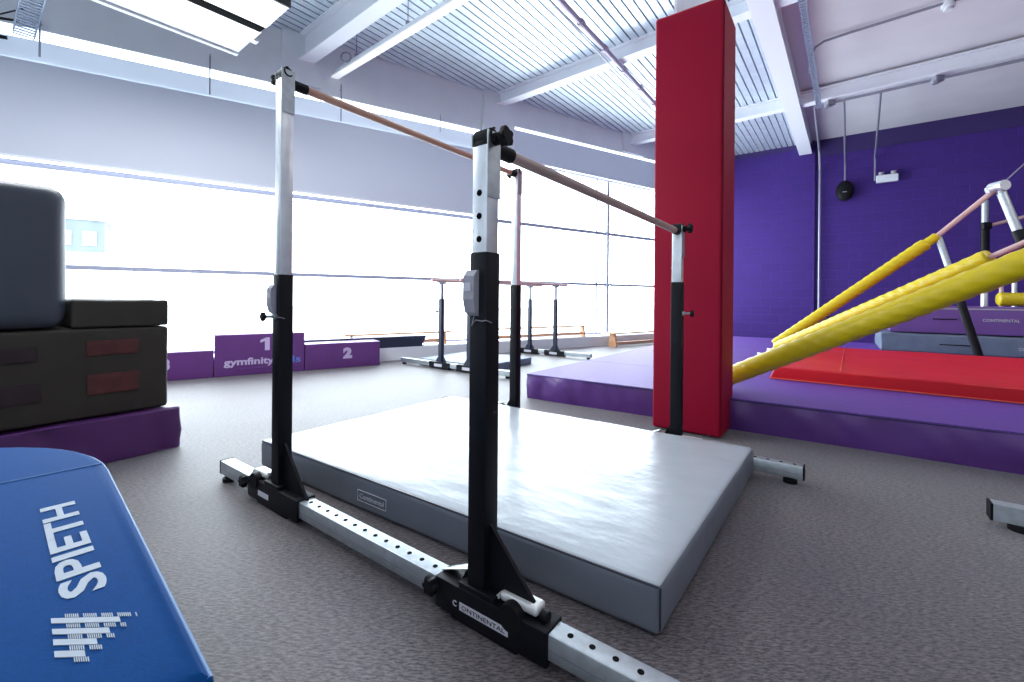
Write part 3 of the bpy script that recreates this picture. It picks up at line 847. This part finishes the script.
# ------------------------------------------------------------------ yellow padded slanted bars
def foam(bm, p0, p1, r, twist=12., amp=.0035, seg=36, step=.012, seed=0):
    d, s, u, L = frame_of(p0, p1); n = max(4, int(L / step)); rings = []
    P = Vector(p0)
    for i in range(n + 1):
        x = L * i / n; ring = []
        k = 1 if 0 < i < n else .86
        for j in range(seg):
            a = 2 * math.pi * j / seg
            w = amp * (1 - abs(math.sin(twist * x * 2.6 + a * 2.5 + .5 * noise.noise(Vector((x * 2, a, seed))))) * 2) * .75
            ring.append(bm.verts.new(P + d * x + (s * math.cos(a) + u * math.sin(a)) * (r * k + w)))
        rings.append(ring)
    for a, b_ in zip(rings, rings[1:]):
        for j in range(seg): bm.faces.new((a[j], a[(j + 1) % seg], b_[(j + 1) % seg], b_[j]))
    bm.faces.new(rings[0]); bm.faces.new(rings[-1])
A0 = Vector((1.82, 3.82, ZP + .085)); A1 = Vector((2.78, 2.42, 1.212))
Adir = (A1 - A0); AX = A0 + Adir * 1.36
B0 = Vector((3.58, 6.0, ZP + .125)); B1 = Vector((4.08, 3.80, 1.385)); Bdir_ = B1 - B0
rf = E(2.90, .565)
sb = thing('slanted_bars', 'slanted pair of bars wrapped in yellow foam over the red mat', 'gymnastics bars', (rf.x, rf.y, 0), 0)
def rel(o, P): return Vector(P) - Vector((o.location.x, o.location.y, 0))
bm = BM(); foam(bm, rel(sb, A0), rel(sb, A0 + Adir * 1.3), .076, seed=1); link('foam_sleeve', bm, 'yellow', sb, 'all')['label'] = 'nearer yellow foam sleeve'
bm = BM(); foam(bm, rel(sb, B0), rel(sb, B1), .073, seed=2); link('foam_sleeve', bm, 'yellow', sb, 'all')['label'] = 'farther yellow foam sleeve'
bm = BM(); cyl(bm, rel(sb, A0 + Adir * .02), rel(sb, AX), .022, 16); link('bar', bm, 'pinkbar', sb)
bm = BM(); cyl(bm, rel(sb, B0 - Bdir_ * .04), rel(sb, B1 + Bdir_ * .8), .022, 16); link('bar', bm, 'pinkbar', sb)
bm = BM()
up = Vector((0, 0, .077))
beam(bm, rel(sb, B0 + Bdir_ * .12 + up), rel(sb, B0 + Bdir_ * .42 + up), .03, .01); beam(bm, rel(sb, B0 + Bdir_ * .46 + up), rel(sb, B0 + Bdir_ * .62 + up), .03, .01)
link('sleeve_slit', bm, 'black', sb)
bm = BM(); fp = B0 - Bdir_ * .05; q = rel(sb, (fp.x, fp.y, ZP))
box(bm, q.x - .12, q.x + .16, q.y - .08, q.y + .12, ZP, ZP + .03, .005); box(bm, q.x - .03, q.x + .05, q.y - .03, q.y + .04, ZP + .03, ZP + .10, .005)
link('floor_bracket', bm, 'zinc', sb)
# base rail and post at the high end
re_ = rf + bdir * 1.5
bm = BM(); beam(bm, rel(sb, (rf.x, rf.y, .066)), rel(sb, (re_.x, re_.y, .066)), .068, .072); rl = link('base_rail', bm, 'zinc', sb)
bm = BM(); e2 = rf - bdir * .009; beam(bm, rel(sb, (e2.x, e2.y, .066)), rel(sb, (rf.x, rf.y, .066)), .07, .074); link('end_cap', bm, 'rubber', rl)
bm = BM(); f2 = rel(sb, rf + bdir * .09 - cdir * .005); cyl(bm, (f2.x, f2.y, 0), (f2.x, f2.y, .03), .042, 20); link('foot_pad', bm, 'rubber', rl, True)
pp = AX; qb = rf + bdir * .95
bm = BM(); beam(bm, rel(sb, (qb.x, qb.y, .1)), rel(sb, (pp.x, pp.y, pp.z)), .066, .066); link('post', bm, 'black', sb)
BE = B1 + Bdir_ * .8
bm = BM(); beam(bm, rel(sb, (BE.x, BE.y, .0)), rel(sb, BE), .066, .066); link('post', bm, 'black', sb)

# high slanted bar with leaning posts behind
H0 = Vector((4.02, 6.80, ZP + .08)); H1 = Vector((5.63, 5.9, 1.87)); H2 = Vector((6.14, 5.62, 2.46))
hb = thing('high_bar_frame', 'tall leaning bar frame with pink bar and yellow lower sleeve behind the yellow pair', 'gymnastics bars', (H0.x, H0.y, 0), 0)
bm = BM(); foam(bm, rel(hb, H0), rel(hb, H1 - (H1 - H0) * .06), .078, seed=3, amp=.004); link('foam_sleeve', bm, 'yellow', hb, 'all')
bm = BM(); foam(bm, rel(hb, H1 - (H1 - H0) * .12), rel(hb, H1 + (H1 - H0) * .0), .055, seed=4, amp=.002); link('sleeve_end', bm, 'yellow', hb, 'all')
bm = BM(); tube(bm, [rel(hb, H0), rel(hb, H1), rel(hb, H2)], .032, 14); link('bar', bm, 'pinkbar', hb, True)
def lean(top, foot, w, split_):
    top, foot = Vector(top), Vector(foot); m_ = top + (foot - top) * split_
    bm = BM(); cyl(bm, rel(hb, m_), rel(hb, foot), w * .5, 18); link('leaning_post', bm, 'black', hb, True)
    bm = BM(); cyl(bm, rel(hb, top), rel(hb, m_ + (foot - top) * .02), w * .42, 18); link('upper_post', bm, 'zinc', hb, True)
lean(H1 + Vector((.02, 0, -.02)), (5.83, 5.52, ZP), .088, .24)
lean(H2, (6.40, 5.05, ZP), .115, .26)
bm = BM(); cyl(bm, rel(hb, H2 + Vector((-.10, .05, -.05))), rel(hb, H2 + Vector((.05, -.03, .02))), .05, 18); cyl(bm, rel(hb, H2 - Vector((.02, .09, 0))), rel(hb, H2 + Vector((0, .09, 0))), .065, 14)
link('head_joint', bm, 'zincbright', hb, True)
bm = BM(); star_knob(bm, rel(hb, H2 + Vector((.13, -.22, -.52))), (1, -.3, 0), .07, .05); link('locking_knob', bm, 'zinc', hb, True)
bm = BM(); cyl(bm, rel(hb, H2), rel(hb, (7.6, 5.9, 3.6)), .008, 8); link('guy_wire', bm, 'conduit', hb)
bm = BM(); 
for P in ((5.83, 5.52), (6.40, 5.05)):
    q = rel(hb, (P[0], P[1], 0)); box(bm, q.x - .1, q.x + .1, q.y - .1, q.y + .1, ZP + .0, ZP + .02, .004)
link('foot_plate', bm, 'black', hb)

# far upright with bar behind the stacked mats
FP = Vector((8.47, 7.98, 0))
fb = thing('high_bar_frame', 'upright white and black post with a pink bar behind the violet mat', 'gymnastics bars', (FP.x, FP.y, 0), 0)
bm = BM(); cyl(bm, (0, 0, 1.85), (0, 0, 2.82), .05, 16); link('upper_post', bm, 'zinc', fb, True)
bm = BM(); cyl(bm, (0, 0, ZP), (0, 0, 1.25), .05, 16); link('lower_post', bm, 'zincbright', fb, True)
bm = BM(); cyl(bm, (0, 0, 1.25), (0, 0, 2.42), .06, 16); box(bm, -.11, .04, -.09, -.02, 2.30, 2.42, .01); link('outer_post', bm, 'black', fb, True)
bm = BM(); cyl(bm, (.03, 0, 2.36), (1.6, -.9, 2.86), .03, 12); link('bar', bm, 'pinkbar', fb, True)
t = thing('foam_roller', 'small yellow foam roll lying on the violet mat', 'foam roll', (7.33, 6.62, ZP + .70), 0)
bm = BM(); foam(bm, (.04, .13, .105), (1.0, -.4, .105), .10, seed=7, amp=.004); link('foam_cover', bm, 'yellow', t, 'all')
for i, (x, y) in enumerate(((8.50, 7.73), (8.60, 7.62))):
    bm = BM(); cyl(bm, (x, y, ZP), (x, y, 1.36), .035 if i else .03, 12)
    o = link('short_post', bm, 'pinkbar' if i == 0 else 'zincbright'); tag(o, ['short pinkish post behind the violet mat, beside the tall upright', 'short whitish post behind the violet mat, above the yellow roll'][i], 'post')

# ------------------------------------------------------------------ wall and ceiling services
def onwall(px_t, z, off=.03): return PW0 + PWd * px_t - PWn * off + Vector((0, 0, z))
# positions along the purple wall are metres from the girder end
t = thing('wall_speaker', 'round black speaker hanging on a conduit on the purple wall', 'speaker', onwall(.80, 0, 0), grz)
bm = BM()
zs = KZ(3.44)
rings = []
for h, k in ((0, .75), (.04, 1), (.10, 1), (.15, .82), (.17, .5)):
    rings.append([bm.verts.new((math.cos(2 * math.pi * i / 24) * .17 * k, -.02 - h, zs + math.sin(2 * math.pi * i / 24) * .235 * k)) for i in range(24)])
for a, b_ in zip(rings, rings[1:]):
    for i in range(24): bm.faces.new((a[i], a[(i + 1) % 24], b_[(i + 1) % 24], b_[i]))
bm.faces.new(rings[0]); bm.faces.new(rings[-1]); link('speaker_body', bm, 'rubber', t, True)
bm = BM(); box(bm, -.04, .04, -.2, -.19, zs - .05, zs - .03); link('badge', bm, 'conduit', t)
t = thing('emergency_light', 'white twin emergency light box high on the purple wall beside the speaker', 'emergency light', onwall(1.50, 0, 0), grz)
ze = KZ(3.62)
bm = BM(); box(bm, -.14, .24, -.12, -.02, ze - .09, ze + .07, .015); link('housing', bm, 'fitting', t)
for x in (-.05, .16):
    bm = BM(); cyl(bm, (x, -.08, ze + .07), (x, -.09, ze + .14), .05, 14); link('lamp_head', bm, 'plasticgrey', t, True)

zc = KZ(4.44) - .04
def beam3pt(t_, dz=0, off=.0): 
    P = P3 + Bd * t_; return Vector((P.x, P.y, zc + dz)) - Vector((-Bd.y, Bd.x, 0)) * off
bn = Vector((-Bd.y, Bd.x, 0)); bn = bn if bn.y > 0 else -bn
def B3(t_, dz=0.): 
    P = P3 + Bd * t_ + bn * .06; return Vector((P.x, P.y, zc + dz))
bm = BM(); tube(bm, [B3(3.8), B3(9.3)], .022, 10)
o = link('conduit', bm, 'conduit'); tag(o, 'long grey conduit running under the roof beam nearest the purple wall', 'conduit')
for tt, lab in ((3.82, 'grey junction box where the cable tray meets the beam'), (5.22, 'grey junction box midway along the conduit above the emergency light')):
    bm = BM(); p = B3(tt); box(bm, p.x - .07, p.x + .07, p.y - .06, p.y + .06, p.z - .05, p.z + .06, .01); cyl(bm, p + Vector((-.05, -.02, -.09)), p + Vector((-.05, -.02, -.04)), .04, 12)
    tag(link('junction_box', bm, 'conduit'), lab, 'junction box')
def wallconduit(pts, label, r=.018):
    bm = BM(); tube(bm, pts, r, 8); tag(link('conduit', bm, 'conduit'), label, 'conduit')
ws = onwall(.80, 0); we = onwall(1.34, 0)
wallconduit([B3(4.03), Vector((*(B3(4.03) * .45 + ws * .55).xy, KZ(4.25))), ws + Vector((0, 0, KZ(4.05))), ws + Vector((0, 0, zs + .2))], 'thin conduit dropping to the round black speaker')
wallconduit([B3(4.53), we + Vector((0, 0, KZ(4.1))), we + Vector((0, 0, ze - .02)), we + PWd * .1 + Vector((0, 0, ze - .02))], 'thin conduit dropping to the white emergency light')
w3 = onwall(.32, 0)
wallconduit([B3(3.6), Vector((*(w3 - PWn * .35).xy, KZ(4.35))), w3 + Vector((0, 0, KZ(4.0))), w3 + Vector((0, 0, .62))], 'long pale conduit running down the purple wall beside the girder end', .024)
bm = BM(); p = w3 + Vector((.05, 0, .60)); box(bm, p.x - .08, p.x + .12, p.y - .04, p.y + .03, .55, .65, .01)
tag(link('socket_box', bm, 'conduit'), 'small grey socket box at the foot of the long wall conduit', 'socket')

# galvanised cable tray right of the girder
T0 = KS(3.06, 4.74, 4.2); T1 = KS(5.07, 7.39, 4.2)
T0 = T0 - Cd * 2
def tray(P, Q, w, label, rungs=True):
    d, s, u, L = frame_of(P, Q); bm = BM()
    for sg in (-1, 1): beam(bm, P + s * sg * w / 2 + u * .02, Q + s * sg * w / 2 + u * .02, .012, .05)
    n_ = int(L / .055)
    for i in range(n_ + 1):
        c_ = P + d * (L * i / n_); beam(bm, c_ - s * w / 2, c_ + s * w / 2, .03, .008)
    o = link('cable_tray', bm, 'galv'); tag(o, label, 'cable tray'); 
    return o
tray(T0, T1, .06, 'narrow galvanised cable tray running below the plasterboard to the beam')
wallconduit([KS(4.22, 6.35, 4.25), KS(4.24, 6.36, 4.48), KS(4.28, 6.33, 4.60), KS(4.36, 6.26, 4.65), KS(4.6, 6.05, 4.66), KS(5.28, 5.45, 4.66), KS(6.4, 4.46, 4.66)], 'curved conduit leaving the cable tray across the plasterboard ceiling', .018)
bm = BM(); p = KS(5.32, 5.46, 4.60); cyl(bm, p, p + Vector((0, 0, .09)), .07, 18); cyl(bm, p - Vector((0, 0, .03)), p, .045, 18)
tag(link('smoke_detector', bm, 'fitting', smooth=True), 'small white detector on the plasterboard ceiling by the curved conduit', 'detector')

# mauve conduit below deck
u0 = KS(.52, 5.07, 4.4); u1 = KS(2.46, 7.75, 4.4); ud = (u1 - u0).normalized()
bm = BM(); tube(bm, [u0 - ud * 1.2, u0, u1, u1 + ud * 1.6], .035, 10)
for i in range(9): p = u0 - ud * .9 + ud * i * .72; cyl(bm, p - ud * .04, p + ud * .04, .05, 10)
tag(link('ceiling_pipe', bm, 'pinkcable', smooth=True), 'long mauve grey pipe crossing under the corrugated deck left of the red column', 'pipe')
bm = BM(); s_ = ud.cross(Vector((0, 0, 1))) * -.09 - Vector((0, 0, .03))
tube(bm, [u0 - ud * 1.2 + s_, u1 + ud * 1.6 + s_], .012, 8); tag(link('conduit', bm, 'fitting'), 'thin white conduit running beside the mauve pipe', 'conduit')

# narrow strip light
S0 = KS(-2.83, 6.68, 4.2); S1 = S0 + Bd * 6.5
st = thing('strip_light', 'long narrow white strip light hanging below the deck', 'ceiling light', (S0.x, S0.y, 0), 0)
def rs(P): return Vector(P) - Vector((S0.x, S0.y, 0))
bm = BM(); beam(bm, rs(S0 + Vector((0, 0, .05))), rs(S1 + Vector((0, 0, .05))), .06, .08); link('housing', bm, 'fitting', st)
bm = BM(); beam(bm, rs(S0), rs(S1), .10, .02); link('diffuser', bm, 'tube', st)
for k in (.9, 2.1, 3.3, 4.5):
    bm = BM(); P = S0 + Bd * k; cyl(bm, rs(P + Vector((0, 0, .08))), rs((P.x, P.y, ZD)), .006, 8); cyl(bm, rs(P + Vector((0, 0, .09))), rs(P + Vector((0, 0, .14))), .03, 10); link('hanger', bm, 'conduit', st)
bm = BM(); P = S0 + Bd * .75 - bn * .08
tube(bm, [rs(P + Vector((math.cos(a) * .07, 0, .12 + math.sin(a) * .07))) for a in [i * .45 for i in range(15)]], .012, 8); link('cable_loop', bm, 'conduit', st)

# big fitting at upper left
fz = 3.6; fr = 2.6 / 3
FA = Vector((-3.46 * fr, 5.55 * fr, fz)); FB = Vector((-2.33 * fr, 4.63 * fr, fz))
fx = (FB - FA); FWd = fx.length; frz = math.atan2(fx.y, fx.x)
lf = thing('panel_light', 'wide ceiling light fitting with white diffusers and a dark backlit side rail', 'ceiling light', (FA.x, FA.y, 0), frz)
LF = 2.6
def LBX(x0, x1, z0, z1, name, mm, y0=-LF, y1=0, bev=.004):
    bm = BM(); box(bm, x0, x1, y0, y1, z0, z1, bev); return link(name, bm, mm, lf)
LBX(0, FWd - .021, fz + .05, fz + .13, 'housing', 'backlitfit')
LBX(FWd - .02, FWd, fz - .0, fz + .22, 'side_rail', 'backlitfit', y1=.005)
LBX(FWd * .52, FWd * .60, fz - .01, fz + .05, 'slot', 'hole', y1=-.02)
LBX(FWd * .60, FWd - .022, fz + .0, fz + .05, 'diffuser', 'tube', y1=-.004)
LBX(FWd * .35, FWd * .52, fz + .0, fz + .05, 'diffuser', 'tube', y1=-.004)
LBX(.06, FWd * .34, fz + .005, fz + .05, 'reflector', 'fitting', y1=-.004)
LBX(0, .05, fz - .015, fz + .06, 'side_rail', 'fitting')
bm = BM(); box(bm, FWd * .3, FWd * .36, -.06, .05, fz + .0, fz + .03, .004); link('end_clip', bm, 'zinc', lf)
for x, y in ((.15, -.3), (FWd - .15, -.3), (.15, -2.2), (FWd - .15, -2.2)):
    bm = BM(); cyl(bm, (x, y, fz + .13), (x, y, ZD), .006, 8); link('hanger', bm, 'conduit', lf)

# cable tray in the top-left corner with black cables
Ta = G(-6.93, 3.72, -.10); Tb = Vector((-4.05, 3.85, 4.05))
tray(Ta, Tb, .16, 'perforated galvanised cable tray in the corner above the roller blind')
bm = BM(); q1 = G(-7.6, 3.83, -.12); q2 = G(-6.95, 3.85, -.14)
tube(bm, [q1, (q1 + q2) / 2 + Vector((0, 0, -.03)), q2], .014, 8); tube(bm, [G(-7.6, 3.62, -.1), G(-7.05, 3.66, -.1)], .02, 8)
tube(bm, [q1 - Vector((0, 0, .08)), G(-7.1, 3.86, -.15), G(-6.9, 4.0, -.15)], .008, 8)
tag(link('cable_bundle', bm, 'rubber', smooth=True), 'black cables leaving the corner cable tray above the blind', 'cable')

# ------------------------------------------------------------------ vault logo: stepped bars with fine stripes
def quad(bm, u0, u1, v0, v1, z0=Zp, h=.0008): box(bm, u0, u1, v0, v1, z0, z0 + h)

def para(bm, u0, va_, vb_, t):
    """slanted bar from v=va_ to vb_, t thick along u"""
    P = [(u0 + (v - .117) + o, v, Zp) for v, o in ((va_, -t / 2), (vb_, -t / 2), (vb_, t / 2), (va_, t / 2))]
    extr(bm, [Vector(p) for p in P], (0, 0, .0008))
bm = BM()
for u0, ve in ((-.642, .060), (-.668, .071), (-.692, .083), (-.717, .094)): para(bm, u0, .117, ve, .0125)
lg = link('logo', bm, 'print', va)
bm = BM()
for u0, vs_, ve in ((-.630, .105, .044), (-.655, .105, .056), (-.680, .105, .068), (-.7045, .105, .080), (-.7285, .103, .090)):
    v = vs_
    while v > ve:
        if ((vs_ - v) % .0145) < .0115: para(bm, u0, v, v - .0010, .009)
        v -= .0017
link('logo_hatching', bm, 'print', lg)

# ------------------------------------------------------------------ outside
bm = BM(); box(bm, -60, 60, 0, 60, -1.0, -.8)
o = struct('ground_outside', bm, 'ground'); o.location = (-10, 22, 0)
tb = thing('far_building', 'faint pale building seen through the glare of the window over the foam stack', 'building', (-38.5, 37, -1), R(35))
bm = BM(); box(bm, 0, 3.4, 0, 5, 0, 5.6); link('lower_wall', bm, 'ground', tb)
bm = BM(); box(bm, 0, 3.4, 0, 5, 5.6, 8.4); link('upper_wall', bm, 'building', tb)
bm = BM(); box(bm, .4, 1.3, -.1, 0, 6.2, 7.4); box(bm, 2.0, 2.9, -.1, 0, 6.2, 7.4); link('window', bm, 'frame', tb)
bm = BM(); box(bm, -.2, 3.6, -.2, 5.2, 8.4, 8.6); link('roof', bm, 'ground', tb)

# ------------------------------------------------------------------ light
sc = bpy.context.scene
w_ = D.worlds.new('sky'); sc.world = w_; w_.use_nodes = True
bg = w_.node_tree.nodes['Background']; bg.inputs[0].default_value = (.86, .93, 1.0, 1); bg.inputs[1].default_value = 14.0

def area(name, P, rot, sx, sy, power, col=(1, 1, 1), portal=False, spread=None):
    l = D.lights.new(name, 'AREA'); l.shape = 'RECTANGLE'; l.size = sx; l.size_y = sy; l.energy = power; l.color = col
    if portal: l.cycles.is_portal = True
    if spread: l.spread = spread
    o = D.objects.new(name, l); COL.objects.link(o); o.location = P; o.rotation_euler = rot; return o
gm = (G(sl, 1) + G(sr, 1)) / 2
zlo, zhi = .2, KZ(4.15)
pa = area('window_portal', (gm.x + nout.x * .3, gm.y + nout.y * .3, (zlo + zhi) / 2), (R(90), 0, math.atan2(wdir.y, wdir.x)), (sr - sl) * K, zhi - zlo, 1, portal=True)
# portal faces into the room (-Z local must look along -nout)
pa.rotation_euler = (-nout).to_track_quat('-Z', 'Y').to_euler()
# lamps under the strip light and panel light, plus unseen fill lights added out of view
mid = S0 + Bd * 4.0
area('strip_lamp', (mid.x, mid.y, mid.z - .03), (0, 0, math.atan2(Bd.y, Bd.x)), 4.6, .1, 60, (.93, .97, 1))
pm = lf.matrix_basis @ Vector((FWd * .6, -LF / 2, fz - .04))
area('panel_lamp', pm, (0, 0, frz), FWd * .7, LF * .9, 190, (.95, .98, 1))
for x, y, z, p in ((3.2, .5, 4.2, 15), (6.5, 3.5, 4.2, 80), (-1.5, -1.2, 4.2, 40)):
    area('ceiling_fill', (x, y, z), (0, 0, math.atan2(Bd.y, Bd.x)), 3, .15, p, (1, .97, .94))

# ------------------------------------------------------------------ camera
cam = D.cameras.new('camera'); co = D.objects.new('camera', cam); COL.objects.link(co)
cam.sensor_width = 36; cam.lens = 445 * 36 / 1024; cam.shift_y = -43 / 1024; cam.clip_start = .02; cam.clip_end = 500
r = R(.5)
co.matrix_world = Matrix(((math.cos(r), -math.sin(r), 0, 0), (0, 0, -1, 0), (math.sin(r), math.cos(r), 0, 1.0), (0, 0, 0, 1)))
sc.camera = co
vs = sc.view_settings
vs.view_transform = 'Standard'; vs.look = 'None'; vs.exposure = -0.42; vs.gamma = 1; vs.use_curve_mapping = False
sc.cycles.use_denoising = True
sc.cycles.max_bounces = 10; sc.cycles.diffuse_bounces = 6; sc.cycles.glossy_bounces = 4; sc.cycles.transparent_max_bounces = 12
sc.cycles.sample_clamp_indirect = 6
